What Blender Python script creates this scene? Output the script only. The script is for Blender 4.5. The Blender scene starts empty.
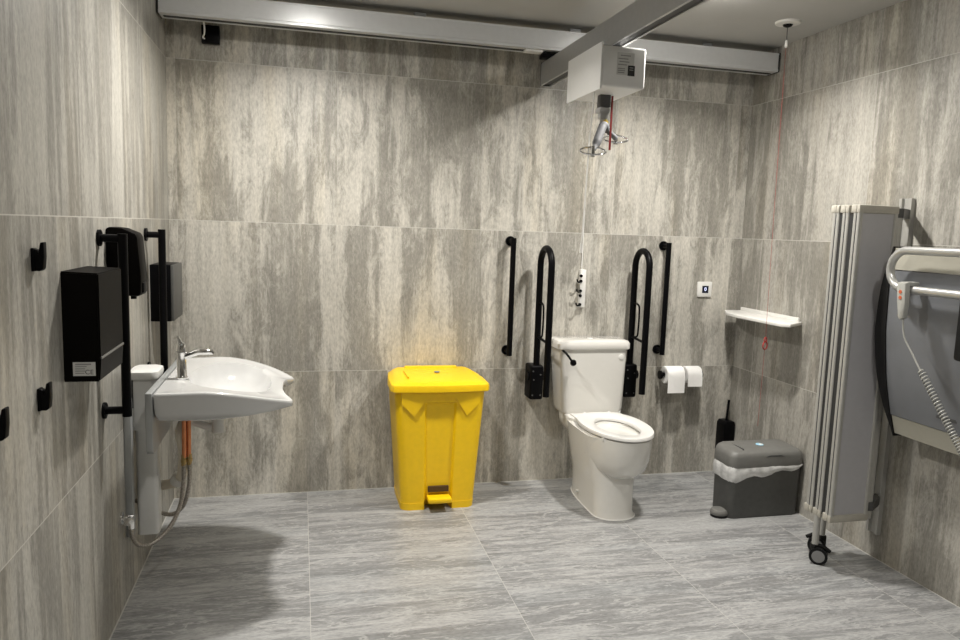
import bpy, bmesh, math, random
from mathutils import Vector, Matrix
random.seed(7)
PI = math.pi
C = bpy.context.scene.collection
W, H, YF = 3.316, 2.583, -4.9          # room width, ceiling height, front wall behind the camera
Z1 = 0.686                             # first horizontal joint; tiles are 0.8 m

# ------------------------------------------------------------------ materials
def nt(name):
    m = bpy.data.materials.new(name); m.use_nodes = True
    n = m.node_tree; n.nodes.clear()
    out = n.nodes.new('ShaderNodeOutputMaterial'); b = n.nodes.new('ShaderNodeBsdfPrincipled')
    n.links.new(b.outputs[0], out.inputs[0])
    return m, n, b

def mat(name, col, rough=.5, metal=0., var=.04, scale=40., bump=0., trans=0., alpha=1., coat=0., spec=.5):
    m, n, b = nt(name); b.inputs['Specular IOR Level'].default_value = spec
    b.inputs['Roughness'].default_value = rough; b.inputs['Metallic'].default_value = metal
    b.inputs['Transmission Weight'].default_value = trans; b.inputs['Alpha'].default_value = alpha
    b.inputs['Coat Weight'].default_value = coat
    tc = n.nodes.new('ShaderNodeTexCoord'); no = n.nodes.new('ShaderNodeTexNoise')
    no.inputs['Scale'].default_value = scale; no.inputs['Detail'].default_value = 3
    n.links.new(tc.outputs['Object'], no.inputs['Vector'])
    r = n.nodes.new('ShaderNodeValToRGB')
    r.color_ramp.elements[0].position = .3; r.color_ramp.elements[1].position = .7
    r.color_ramp.elements[0].color = tuple(max(0, c*(1-var)) for c in col)+(1,)
    r.color_ramp.elements[1].color = tuple(min(1, c*(1+var)) for c in col)+(1,)
    n.links.new(no.outputs['Fac'], r.inputs[0]); n.links.new(r.outputs[0], b.inputs['Base Color'])
    if bump:
        bp = n.nodes.new('ShaderNodeBump'); bp.inputs['Strength'].default_value = bump; bp.inputs['Distance'].default_value = .002
        n.links.new(no.outputs['Fac'], bp.inputs['Height']); n.links.new(bp.outputs[0], b.inputs['Normal'])
    return m

def emis(name, col, s):
    m, n, b = nt(name)
    b.inputs['Base Color'].default_value = (.8, .8, .8, 1)
    b.inputs['Emission Color'].default_value = col+(1,); b.inputs['Emission Strength'].default_value = s
    return m

def stone(name, uax, uoff, vax, voff, along_v, cols, seed, gcol, ustr, vstr, rough, edge=None, mott=1.0, vsize=.8, fu=1., fv=1., vn_=.3):
    """large travertine-look tiles: veins run along v (walls) or along u (floor); joints every 0.8 m"""
    m, n, b = nt(name); N = n.nodes.new; L = n.links.new
    g = N('ShaderNodeNewGeometry'); s = N('ShaderNodeSeparateXYZ'); L(g.outputs['Position'], s.inputs[0])
    def ma(op, a, bb=None, c=None):
        k = N('ShaderNodeMath'); k.operation = op
        for i, x in enumerate((a, bb, c)):
            if x is None: continue
            if isinstance(x, (int, float)): k.inputs[i].default_value = x
            else: L(x, k.inputs[i])
        return k.outputs[0]
    def rng(x, a, bb, c=0., d=1., smooth=True):
        k = N('ShaderNodeMapRange'); k.interpolation_type = 'SMOOTHSTEP' if smooth else 'LINEAR'
        for i, q in enumerate((a, bb, c, d)): k.inputs[i+1].default_value = q
        L(x, k.inputs[0]); return k.outputs[0]
    def mix(f, x, y, mode='MIX'):
        k = N('ShaderNodeMix'); k.data_type = 'RGBA'; k.blend_type = mode
        for i, q in ((0, f), (6, x), (7, y)):
            if isinstance(q, tuple): k.inputs[i].default_value = q+(1,)
            elif isinstance(q, (int, float)): k.inputs[i].default_value = q
            else: L(q, k.inputs[i])
        return k.outputs[2]
    u = s.outputs[uax]; v = s.outputs[vax]
    un = ma('SUBTRACT', u, uoff); vn = ma('SUBTRACT', v, voff)
    cu = ma('FLOOR', ma('DIVIDE', un, .8)); cv = ma('FLOOR', ma('DIVIDE', vn, vsize))
    cb = N('ShaderNodeCombineXYZ'); L(cu, cb.inputs[0]); L(cv, cb.inputs[1]); cb.inputs[2].default_value = seed
    wn = N('ShaderNodeTexWhiteNoise'); L(cb.outputs[0], wn.inputs['Vector'])
    rnd = ma('MULTIPLY', wn.outputs['Value'], 23.)
    def noise(fa, fb, det, rgh, dist, w):
        fa, fb = fa*fu, fb*fv
        a = ma('MULTIPLY', u, fa if along_v else fb); c = ma('MULTIPLY', v, fb if along_v else fa)
        k = N('ShaderNodeCombineXYZ'); L(ma('ADD', a, rnd), k.inputs[0]); L(ma('ADD', c, rnd), k.inputs[1]); k.inputs[2].default_value = seed+w
        t = N('ShaderNodeTexNoise'); t.inputs['Scale'].default_value = 1.; t.inputs['Detail'].default_value = det
        t.inputs['Roughness'].default_value = rgh; t.inputs['Distortion'].default_value = dist
        L(k.outputs[0], t.inputs['Vector']); return t.outputs['Fac']
    A = noise(5.2, .75, 3, .55, .5, 0.); B = noise(26., 1.0, 4, .6, .3, 3.)
    D = noise(12., 3.8, 12, .80, .7, 9.); F = noise(130., 45., 3, .6, .0, 15.); R = noise(13., 2.6, 7, .62, 1.2, 21.); G = noise(70., 2.2, 3, .6, .1, 27.)
    pat = ma('ADD', ma('ADD', ma('MULTIPLY', A, .64), ma('MULTIPLY', D, .50*mott)), ma('MULTIPLY', B, .22+.30*(1-mott)))
    mid = .5*(.64+.50*mott+.22+.30*(1-mott))
    sel = rng(pat, mid-.062, mid+.062)
    base = mix(sel, cols[0], cols[1])
    dark = rng(ma('ADD', ma('MULTIPLY', F, .6), ma('MULTIPLY', D, .5)), .40, .64, .78, 1.18, False)
    c1 = mix(1., base, dark, 'MULTIPLY')                    # speckle
    st = rng(ma('ADD', ma('MULTIPLY', B, .6), ma('MULTIPLY', G, .4)), .34, .66, .86, 1.14, False)
    c2 = mix(1., c1, st, 'MULTIPLY')                        # fine streaks
    vein = rng(ma('ABSOLUTE', ma('SUBTRACT', R, .5)), .0, .014+.02*(vn_ > .4), vn_*mott, 0.)
    c3 = mix(vein, c2, cols[2])
    T = noise(5., .5, 2, .5, .2, 31.)
    c4 = mix(rng(T, .5, .68, 0., .5), c3, cols[3], 'MULTIPLY')
    ju = ma('MULTIPLY', ma('LESS_THAN', ma('PINGPONG', un, .4), .0014), ustr)
    jv = ma('MULTIPLY', ma('LESS_THAN', ma('PINGPONG', vn, .4), .0016), vstr)
    j = ma('MAXIMUM', ju, jv)
    if edge:
        for ax, op, lim in edge: j = ma('MAXIMUM', j, ma('MULTIPLY', ma(op, s.outputs[ax], lim), .9))
    L(mix(j, c4, gcol), b.inputs['Base Color'])
    L(rng(D, .3, .7, rough+.08, rough-.05, False), b.inputs['Roughness'])
    bp = N('ShaderNodeBump'); bp.inputs['Strength'].default_value = .12; bp.inputs['Distance'].default_value = .002
    L(D, bp.inputs['Height']); L(bp.outputs[0], b.inputs['Normal'])
    return m

WC = [(.280, .266, .233), (.465, .444, .396), (.56, .54, .49), (1., .95, .85)]
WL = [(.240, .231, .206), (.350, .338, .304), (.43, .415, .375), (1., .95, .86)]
FC = [(.215, .217, .216), (.302, .303, .300), (.47, .47, .46), (.95, .98, 1.)]
GW = (.58, .565, .52)
M = {}
M['wall_back'] = stone('stone_tile_back', 0, .043, 2, Z1, True, WC, 1.3, GW, .22, .7, .42)
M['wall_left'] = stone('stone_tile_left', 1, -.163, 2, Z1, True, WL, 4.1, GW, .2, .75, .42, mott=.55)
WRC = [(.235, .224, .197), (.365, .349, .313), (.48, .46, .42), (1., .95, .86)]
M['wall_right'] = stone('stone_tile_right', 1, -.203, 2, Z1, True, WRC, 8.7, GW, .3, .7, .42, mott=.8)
M['floor'] = stone('stone_floor', 0, .697, 1, -2.35, False, FC, 2.2, (.50, .49, .46), .7, 0., .33,
                   edge=[(1, 'GREATER_THAN', -.006), (0, 'LESS_THAN', .005), (0, 'GREATER_THAN', W-.006)], vsize=40., fu=1.25, fv=1.1, vn_=.6)
M['ceiling'] = mat('ceiling_paint', (.46, .455, .435), .85, var=.015, scale=6)
M['rail'] = mat('silver_painted_aluminium', (.70, .71, .72), .32, .25, var=.02)
M['rail_dark'] = mat('rail_slot_dark', (.03, .03, .03), .5)
M['beam'] = mat('anodised_beam', (.42, .42, .415), .36, .4, var=.03)
M['black'] = mat('matt_black', (.002, .002, .0025), .42, var=.1, spec=.10)
M['blackgloss'] = mat('satin_black_plastic', (.0035, .003, .0026), .5, var=.1, spec=.06)
M['white'] = mat('white_plastic', (.74, .73, .70), .35, var=.015)
M['ceramic'] = mat('glazed_ceramic', (.70, .685, .645), .12, var=.01, coat=.3)
M['ceramicw'] = mat('basin_ceramic', (.56, .56, .552), .14, var=.01, coat=.2)
M['water'] = mat('shaded_bowl_water', (.20, .20, .19), .06, spec=.5)
M['seat'] = mat('seat_plastic', (.73, .72, .695), .2, var=.01)
M['chrome'] = mat('chrome', (.82, .82, .82), .08, 1., var=.02)
M['steel'] = mat('brushed_steel', (.62, .62, .61), .28, 1., var=.05)
M['copper'] = mat('copper_pipe', (.72, .28, .13), .3, .8, var=.1)
M['brass'] = mat('brass', (.45, .32, .14), .35, .9, var=.1)
M['braid'] = mat('braided_hose', (.36, .33, .29), .4, .6, var=.35, scale=220)
M['column'] = mat('grey_white_casing', (.66, .66, .64), .42, var=.02)
M['plate'] = mat('aluminium_plate', (.38, .39, .39), .42, .4, var=.03)
M['pvc'] = mat('cream_waste_pipe', (.74, .68, .57), .45, var=.05)
M['yellow'] = mat('yellow_plastic', (.88, .56, .004), .36, var=.03, bump=.05)
M['shadowslot'] = mat('dark_recess_shade', (.06, .03, .006), .7)
M['binbody'] = mat('dark_grey_plastic', (.072, .072, .068), .5, var=.08, bump=.1)
M['binlid'] = mat('mid_grey_plastic', (.150, .148, .138), .45, var=.05)
M['liner'] = mat('clear_bin_liner', (.62, .62, .61), .14, var=.3, scale=22, bump=.8)
M['sticker'] = mat('pale_blue_sticker', (.35, .62, .80), .4)
M['post'] = mat('screen_post_aluminium', (.42, .415, .39), .36, .3, var=.04)
M['cap'] = mat('beige_corner_cap', (.40, .38, .33), .5, var=.05)
M['infill'] = mat('grey_lilac_panel', (.40, .395, .41), .5, var=.02)
M['gap_shade'] = mat('dark_gap_shade', (.02, .02, .02), .6)  # near-black colour standing in for shade in the screen's gaps
M['bed'] = mat('grey_padded_vinyl', (.155, .162, .175), .42, var=.05, scale=12, bump=.1)
M['cream'] = mat('cream_edge_strip', (.40, .385, .325), .45, var=.02)
M['tube'] = mat('silver_tube', (.50, .50, .485), .28, .55, var=.03)
M['rubber'] = mat('black_rubber', (.007, .007, .007), .55, spec=.25)
M['hubgrey'] = mat('grey_wheel_hub', (.22, .22, .22), .5)
M['paper'] = mat('tissue_paper', (.86, .85, .83), .9, var=.02, bump=.2)
M['label'] = mat('label_paper', (.62, .62, .60), .5, var=.02)
M['ink'] = mat('label_ink', (.03, .03, .03), .6)
M['inkgrey'] = mat('label_ink_grey', (.30, .30, .29), .6)
M['red'] = mat('red_cord', (.36, .03, .025), .6)
M['darkred'] = mat('dark_red_strap', (.24, .012, .012), .6)
M['gear'] = mat('dark_grey_gear', (.09, .09, .09), .4, .3)
M['hoistwhite'] = mat('hoist_white_cover', (.84, .84, .83), .45, var=.01)
M['hoistgrey'] = mat('hoist_grey_arm', (.13, .132, .138), .65, .0, spec=.2)
M['tagyellow'] = mat('yellow_tag', (.75, .52, .06), .5)
M['screen_blue'] = mat('dark_blue_display', (.006, .008, .03), .2)
M['glyph'] = emis('display_glyph', (.45, .55, 1.), 1.2)
M['lamp'] = emis('lamp_lens', (1., .965, .905), 110.)
M['lamp_dim'] = emis('dimmed_lamp_lens', (1., .965, .905), 50.)
M['orangebtn'] = mat('orange_button', (.55, .12, .05), .4)
M['coil'] = mat('grey_coil_cord', (.36, .36, .335), .4, var=.04)

# ------------------------------------------------------------------ mesh helpers
BM = bmesh.new
def box(bm, x0, x1, y0, y1, z0, z1, bev=0., seg=2):
    t = BM(); bmesh.ops.create_cube(t, size=1)
    for v in t.verts:
        v.co = Vector(((x0+x1)/2+v.co.x*(x1-x0), (y0+y1)/2+v.co.y*(y1-y0), (z0+z1)/2+v.co.z*(z1-z0)))
    if bev: bmesh.ops.bevel(t, geom=list(t.edges), offset=bev, segments=seg, affect='EDGES', profile=.5)
    merge(bm, t); return bm
def merge(bm, t):
    me = bpy.data.meshes.new('tmp'); t.to_mesh(me); t.free(); bm.from_mesh(me); bpy.data.meshes.remove(me)
def cyl(bm, p, q, r, r2=None, seg=20, cap=True):
    p, q = Vector(p), Vector(q); d = q-p
    t = BM(); bmesh.ops.create_cone(t, cap_ends=cap, segments=seg, radius1=r, radius2=r if r2 is None else r2, depth=d.length)
    m = Matrix.Translation((p+q)/2) @ d.to_track_quat('Z', 'Y').to_matrix().to_4x4()
    bmesh.ops.transform(t, matrix=m, verts=t.verts); merge(bm, t); return bm
def loft(bm, rings, caps=(True, True), closed=True):
    vs = [[bm.verts.new(p) for p in r] for r in rings]; n = len(vs[0])
    for a, b in zip(vs, vs[1:]):
        for i in range(n if closed else n-1):
            j = (i+1) % n
            try: bm.faces.new((a[i], a[j], b[j], b[i]))
            except ValueError: pass
    if closed:
        if caps[0]: bm.faces.new(list(reversed(vs[0])))
        if caps[1]: bm.faces.new(vs[-1])
    return bm
def smoothpath(pts, n=8):
    pts = [Vector(p) for p in pts]; out = []
    for i in range(len(pts)-1):
        p0, p1, p2, p3 = pts[max(0, i-1)], pts[i], pts[i+1], pts[min(len(pts)-1, i+2)]
        for k in range(n):
            t = k/n
            out.append(.5*((2*p1)+(p2-p0)*t+(2*p0-5*p1+4*p2-p3)*t*t+(3*p1-p0-3*p2+p3)*t**3))
    out.append(pts[-1]); return out
def tube(bm, pts, r, seg=12, closed=False):
    pts = [Vector(p) for p in pts]; n = len(pts); rings = []
    up = Vector((0, 0, 1)); prev = None
    for i, p in enumerate(pts):
        if closed: t = pts[(i+1) % n]-pts[i-1]
        else: t = pts[min(i+1, n-1)]-pts[max(i-1, 0)]
        t.normalize()
        if prev is None:
            a = t.cross(up)
            if a.length < 1e-3: a = t.cross(Vector((1, 0, 0)))
        else:
            a = prev-t*prev.dot(t)
        a.normalize(); prev = a; b = t.cross(a)
        rr = r[i] if isinstance(r, (list, tuple)) else r
        rings.append([p+a*math.cos(2*PI*k/seg)*rr+b*math.sin(2*PI*k/seg)*rr for k in range(seg)])
    if closed: rings.append(rings[0]); loft(bm, rings, (False, False))
    else: loft(bm, rings)
    return bm
def rrect(cx, cy, hx, hy, r, z, n=6):
    out = []
    for (sx, sy, a0) in ((1, 1, 0), (-1, 1, PI/2), (-1, -1, PI), (1, -1, 1.5*PI)):
        for k in range(n+1):
            a = a0+PI/2*k/n
            out.append(Vector((cx+sx*(hx-r)+r*math.cos(a), cy+sy*(hy-r)+r*math.sin(a), z)))
    return out
def prism(bm, poly, axis, a, b, bev=0.):
    """extrude a 2-D outline along an axis ('x','y','z') from a to b"""
    def P(p, h): return {'x': (h, p[0], p[1]), 'y': (p[0], h, p[1]), 'z': (p[0], p[1], h)}[axis]
    t = BM(); loft(t, [[P(p, a) for p in poly], [P(p, b) for p in poly]])
    bmesh.ops.recalc_face_normals(t, faces=t.faces)
    if bev: bmesh.ops.bevel(t, geom=list(t.edges), offset=bev, segments=2, affect='EDGES', profile=.5)
    merge(bm, t); return bm
def disc_stack(bm, c, prof, axis='z', seg=28):
    """lathe: prof = [(radius, height)...] about an axis through c"""
    c = Vector(c); rings = []
    for r, h in prof:
        ring = []
        for k in range(seg):
            a = 2*PI*k/seg; x, y = max(r, 1e-4)*math.cos(a), max(r, 1e-4)*math.sin(a)
            ring.append(c+Vector({'z': (x, y, h), 'x': (h, x, y), 'y': (x, h, y)}[axis]))
        rings.append(ring)
    loft(bm, rings); return bm
def wpos(o):
    p = Vector((0, 0, 0))
    while o: p += o.location; o = o.parent
    return p
def obj(name, bm, m, parent=None, smooth=40):
    bmesh.ops.recalc_face_normals(bm, faces=bm.faces)
    if parent: base = wpos(parent)
    else:
        lo = [min(v.co[i] for v in bm.verts) for i in range(3)]; hi = [max(v.co[i] for v in bm.verts) for i in range(3)]
        base = Vector(((lo[0]+hi[0])/2, (lo[1]+hi[1])/2, lo[2]))
    for v in bm.verts: v.co -= base
    for f in bm.faces: f.smooth = smooth > 0
    me = bpy.data.meshes.new(name); bm.to_mesh(me); bm.free()
    if smooth: me.set_sharp_from_angle(angle=math.radians(smooth))
    me.materials.append(M[m] if isinstance(m, str) else m)
    o = bpy.data.objects.new(name, me); C.objects.link(o)
    if parent: o.parent = parent
    else: o.location = base
    return o
def tag(o, label, cat, group=None):
    o['label'] = label; o['category'] = cat
    if group: o['group'] = group
    return o
def thing(name, label, cat, loc, group=None):
    o = bpy.data.objects.new(name, None); o.empty_display_size = .05; C.objects.link(o); o.location = loc
    return tag(o, label, cat, group)
def struct(name, bm, m):
    o = obj(name, bm, m, None, 0); o['kind'] = 'structure'; return o
def text_bm(s, size, mtx, depth=.0004):
    cu = bpy.data.curves.new('t', 'FONT'); cu.body = s; cu.size = size; cu.align_x = 'CENTER'; cu.align_y = 'CENTER'; cu.extrude = depth
    o = bpy.data.objects.new('t', cu); C.objects.link(o)
    dg = bpy.context.evaluated_depsgraph_get(); me = bpy.data.meshes.new_from_object(o.evaluated_get(dg))
    bm = BM(); bm.from_mesh(me); bmesh.ops.transform(bm, matrix=mtx, verts=bm.verts)
    bpy.data.objects.remove(o); bpy.data.curves.remove(cu); bpy.data.meshes.remove(me)
    return bm
FACE_Y = lambda x, y, z: Matrix.Translation((x, y, z)) @ Matrix.Rotation(PI/2, 4, 'X')   # lettering that faces -Y

# ------------------------------------------------------------------ room shell
T = .12
struct('floor', box(BM(), -T, W+T, YF-T, T, -T, 0), 'floor')
struct('ceiling', box(BM(), -T, W+T, YF-T, T, H, H+T), 'ceiling')
struct('wall_back', box(BM(), -T, W+T, 0, T, 0, H), 'wall_back')
struct('wall_left', box(BM(), -T, 0, YF, 0, 0, H), 'wall_left')
struct('wall_right', box(BM(), W, W+T, YF, 0, 0, H), 'wall_right')
struct('wall_front', box(BM(), -T, W+T, YF-T, YF, 0, H), 'wall_back')

# ------------------------------------------------------------------ ceiling rail, beam, hoist
def build_rail():
    t = thing('ceiling_rail', 'long silver ceiling rail running wall to wall along the back wall', 'ceiling rail', (W/2, -.16, 2.44))
    yf, yb, z0, z1 = -.235, -.130, 2.440, 2.542
    x0, x1 = .004, W-.004
    prof = [(yb, z0), (yf-.004, z0), (yf-.004, z0+.012), (yf, z0+.016), (yf, z1-.008), (yf-.003, z1-.006), (yf-.003, z1), (yb, z1)]
    obj('rail_body', prism(BM(), prof, 'x', x0+.006, x1-.006), 'rail', t, 20)
    obj('rail_slot', box(BM(), x0+.02, x1-.02, -.192, -.168, z0-.003, z0+.004), 'rail_dark', t)
    for xa in (x0, x1-.006): obj('end_cap', box(BM(), xa, xa+.006, yf-.006, yb+.002, z0-.002, z1+.002), 'rail_dark', t)
    for xa in (.45, 1.25, 2.1, 2.9): obj('ceiling_bracket', box(BM(), xa-.03, xa+.03, -.150, -.138, z1-.002, H), 'plate', t)
build_rail()

def build_cable_box():
    o = tag(obj('cable_outlet_box', box(BM(), .173, .258, -.035, 0, 2.366, 2.452, .002), 'black'), 'small square black box high on back wall under the ceiling rail', 'outlet box')
    obj('cable', tube(BM(), smoothpath([(.196, -.14, 2.442), (.198, -.12, 2.42), (.192, -.075, 2.40), (.182, -.05, 2.388), (.188, -.034, 2.385)]), .004, 8), 'white', o)['label'] = 'short white cable'
build_cable_box()

BX0, BX1 = 1.935, 2.0
def build_beam():
    t = thing('hoist_beam', 'grey metal crossbeam running forward under the long ceiling rail', 'beam', ((BX0+BX1)/2, -2.4, 2.285))
    ya, yb = -4.7, -.085
    prof = [(BX0, 2.285), (BX0, 2.400), (BX0+.006, 2.406), (BX1-.006, 2.406), (BX1, 2.400), (BX1, 2.285), (BX1-.012, 2.285), (BX1-.012, 2.297), (BX0+.012, 2.297), (BX0+.012, 2.285)]
    obj('beam_body', prism(BM(), prof, 'y', ya, yb), 'beam', t, 20)
    obj('beam_slot', box(BM(), BX0+.012, BX1-.012, ya+.01, yb-.004, 2.290, 2.2975), 'rail_dark', t)
    obj('end_cap', box(BM(), BX0-.001, BX1+.001, yb, yb+.004, 2.284, 2.407), 'gear', t)
    tr = obj('rail_trolley', box(BM(), 1.90, 2.06, -.21, -.15, 2.405, 2.428, .004), 'black', t); 
    b = BM()
    for x in (1.915, 1.985, 2.045): cyl(b, (x, -.205, 2.430), (x, -.155, 2.430), .009)
    obj('wheel', b, 'rubber', tr)
    obj('bumper', box(BM(), 1.80, 1.895, -.225, -.17, 2.427, 2.4395, .002), 'white', t)
    obj('beam_hanger', box(BM(), BX0+.01, BX1-.01, ya+.02, ya+.10, 2.396, H), 'plate', t)
build_beam()

def build_hoist():
    cx, cy = 1.967, -.915
    t = thing('ceiling_hoist', 'white boxed patient hoist hanging under the crossbeam with a grey spreader bar', 'hoist', (cx, cy, 1.84))
    x0, x1, y0, y1, z0, z1 = 1.866, 2.068, -1.105, -.725, 2.098, 2.266
    hb = obj('housing', box(BM(), x0+.004, x1, y0, y1, z0, z1, .012, 3), 'hoistwhite', t)
    obj('side_cover', box(BM(), x0-.004, x0+.006, y0-.004, y1+.012, z0-.012, z1+.012, .004), 'hoistwhite', t)
    obj('beam_trolley', box(BM(), cx-.018, cx+.018, cy-.10, cy+.10, z1-.004, 2.2895), 'gear', t)
    lb = obj('label_plate', box(BM(), 1.935, 2.012, y0-.0012, y0+.001, 2.150, 2.240), 'label', hb); lb['label'] = 'pale sticker with printed lines'
    b = BM()
    for z, xa, xb in ((2.229, 1.95, 1.995), (2.216, 1.94, 1.985), (2.204, 1.945, 1.99), (2.192, 1.94, 1.98), (2.176, 1.94, 1.972), (2.168, 1.94, 1.972), (2.160, 1.94, 1.97)):
        box(b, xa, xb, y0-.0018, y0-.001, z-.0028, z+.0012)
    obj('print', b, 'inkgrey', hb)
    k = obj('black_sticker', box(BM(), 1.985, 2.016, y0-.0022, y0-.001, 2.148, 2.190), 'ink', hb)
    b = BM()
    for z in (2.181, 2.172): box(b, 1.992, 2.009, y0-.0028, y0-.002, z-.002, z+.002)
    obj('sticker_print', b, 'inkgrey', hb)
    # lifting gear
    obj('strap_guide', box(BM(), cx-.026, cx+.024, cy-.02, cy+.02, 2.045, z0+.003, .003), 'gear', t)
    b = BM(); box(b, cx-.03, cx+.022, cy-.022, cy+.022, 2.018, 2.04, .006); box(b, cx-.022, cx+.018, cy-.016, cy+.016, 1.995, 2.046, .003)
    obj('swivel', b, 'beam', t)
    obj('lift_strap', box(BM(), cx-.017, cx+.013, cy-.004, cy+.004, 1.965, 2.0), 'white', t)
    obj('tag', disc_stack(BM(), (cx+.008, cy-.008, 1.980), [(0, -.003), (.012, -.003), (.012, .003), (0, .003)], 'y', 16), 'tagyellow', t)
    hub = Vector((cx+.010, cy, 1.958)); ea = Vector((1.882, -1.02, 1.846)); eb = Vector((2.075, -.815, 1.930))
    obj('spreader_bar', tube(BM(), smoothpath([ea, ea+Vector((.02, .02, .022)), hub+Vector((-.022, -.022, -.004)), hub, hub+Vector((.022, .03, -.004)), eb]), [.012]*9+[.019]*9+[.023]*5+[.018]*9+[.012]*9, 12), 'hoistgrey', t)
    d = Vector((eb.x-ea.x, eb.y-ea.y, 0)).normalized(); nrm = Vector((1, -.25, 0)).normalized()
    for e, s in ((ea, -1), (eb, 1)):
        pts = []
        for k in range(28):
            a = 2*PI*k/28; q = nrm*math.cos(a)*.055*(1-.12*math.sin(a)); q += Vector((0, 0, .017*math.sin(a))) + Vector((0, .012*math.sin(a), 0))
            pts.append(e+q+Vector((0, 0, -.004)))
        hk = obj('sling_hook', tube(BM(), pts, .0042, 8, True), 'chrome', t)
        obj('hook_pin', cyl(BM(), e+Vector((0, 0, -.03)), e+Vector((0, 0, .016)), .011, .009), 'chrome', hk)
    obj('emergency_strap', box(BM(), cx+.034, cx+.042, cy-.003, cy+.003, 1.862, z0+.006), 'darkred', t)['label'] = 'thin dark red emergency strap'
    cb = obj('control_cord', tube(BM(), [(1.885, -1.0, z0+.004), (1.872, -1.0, 1.9), (1.862, -1.0, 1.5), (1.858, -1.0, 1.44)], .0032, 8), 'white', t); cb['label'] = 'thin white hanging cord'
    obj('cord_tip', cyl(BM(), (1.858, -1.0, 1.40), (1.858, -1.0, 1.445), .006, .004), 'white', cb)
build_hoist()

# ------------------------------------------------------------------ emergency pull cord
def build_pull():
    x, y = 3.05, -.655
    t = thing('emergency_pull_cord', 'red emergency pull cord hanging from the ceiling in front of the corner shelf', 'pull cord', (x, y, .48))
    obj('ceiling_rose', disc_stack(BM(), (x, y, H), [(0, 0), (.062, 0), (.060, -.010), (.03, -.014), (0, -.014)]), 'white', t)
    obj('switch_cone', disc_stack(BM(), (x, y, H), [(0, -.012), (.026, -.012), (.02, -.022), (.004, -.028), (0, -.028)]), 'black', t)
    obj('upper_cord', cyl(BM(), (x, y, H-.09), (x, y, H-.02), .0022), 'gear', t)
    obj('bead', disc_stack(BM(), (x, y, H-.11), [(0, -.018), (.007, -.014), (.008, 0), (.005, .018), (0, .022)]), 'white', t)
    obj('cord', tube(BM(), [(x, y, H-.12), (x+.01, y, 1.6), (x+.022, y, .955), (x+.018, y, .48)], .0008, 6), 'red', t)
    for zc, r in ((.923, .021), (.954, .012)):
        obj('pull_ring', tube(BM(), [(x+.022+r*.9*math.cos(2*PI*k/24), y+r*.4*math.cos(2*PI*k/24), zc+r*math.sin(2*PI*k/24)) for k in range(24)], .0034, 8, True), 'red', t)
build_pull()

# ------------------------------------------------------------------ coat hooks (left wall)
def coat_hook(y, z, label):
    prof = [(0, z+.020), (.012, z+.020), (.016, z+.008), (.021, z+.036), (.030, z+.038), (.030, z+.0), (.027, z-.030), (.020, z-.036), (0, z-.036)]
    t = thing('coat_hook', label, 'coat hook', (0, y, z-.036), 'coat hooks on the left wall')
    obj('hook_arm', prism(BM(), [(a, b) for a, b in prof], 'y', y-.012, y+.012, .003), 'black', t)
    obj('back_plate', box(BM(), 0, .007, y-.014, y+.014, z-.037, z+.022, .002), 'black', t)
coat_hook(-1.975, 1.383, 'black coat hook on left wall, highest one, above the other hooks')
coat_hook(-1.972, 1.022, 'black coat hook on left wall directly below another hook, beside the largest dispenser')
coat_hook(-2.262, 1.027, 'black coat hook at the photo\'s left edge, partly cut off')

# ------------------------------------------------------------------ dispensers (left wall)
def build_towel_dispenser():
    x1, y0, y1, z0, z1 = .097, -1.762, -1.485, 1.014, 1.332
    t = thing('towel_dispenser', 'large glossy black box dispenser with a small white label, nearest on left wall', 'dispenser', (0, (y0+y1)/2, z0))
    b = BM(); loft(b, [[(0, y0, z0), (x1-.004, y0, z0), (x1-.004, y1, z0), (0, y1, z0)], [(0, y0, z0+.075), (x1, y0, z0+.055), (x1, y1, z0+.055), (0, y1, z0+.075)],
                       [(0, y0, z1), (x1, y0, z1-.004), (x1, y1, z1-.004), (0, y1, z1)]])
    bmesh.ops.bevel(b, geom=[e for e in b.edges if abs(e.verts[0].co.x-e.verts[1].co.x) > .02 or e.verts[0].co.x > .05], offset=.004, segments=2, affect='EDGES')
    bd = obj('body', b, 'blackgloss', t)
    obj('front_lip', box(BM(), x1-.003, x1+.003, y0+.004, y1-.004, z0+.066, z0+.072), 'binlid', t)
    lb = obj('label', box(BM(), .024, .083, y0-.0014, y0+.002, 1.020+.012, 1.020+.052), 'label', bd)
    b = BM()
    for i, (xa, xb) in enumerate(((.030, .072), (.030, .060), (.030, .056), (.030, .058), (.030, .054))):
        z = 1.066-i*.0065; box(b, xa, xb, y0-.002, y0-.0013, z-.0014-.0008*(i == 0), z+.0014+.0008*(i == 0))
    obj('print', b, 'inkgrey', bd)
    obj('ce_mark', text_bm('CE', .019, FACE_Y(.0665, y0-.0014, 1.0425)), 'ink', bd, 0)
build_towel_dispenser()

def build_soap():
    y0, y1 = -1.262, -1.155
    t = thing('soap_dispenser', 'rounded black soap dispenser on left wall between the two black grab bars', 'soap dispenser', (0, (y0+y1)/2, 1.212))
    prof = [(0, 1.448), (.012, 1.455), (.052, 1.452), (.096, 1.434), (.102, 1.42), (.112, 1.285), (.110, 1.225), (.104, 1.214), (.048, 1.214), (.044, 1.222), (0, 1.225)]
    obj('body', prism(BM(), prof, 'y', y0, y1, .006), 'blackgloss', t)
    obj('push_lever', box(BM(), .098, .116, y0+.02, y1-.02, 1.224, 1.262, .004), 'black', t)
    obj('nozzle', cyl(BM(), (.075, (y0+y1)/2, 1.20), (.075, (y0+y1)/2, 1.216), .010), 'black', t)
build_soap()

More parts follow.
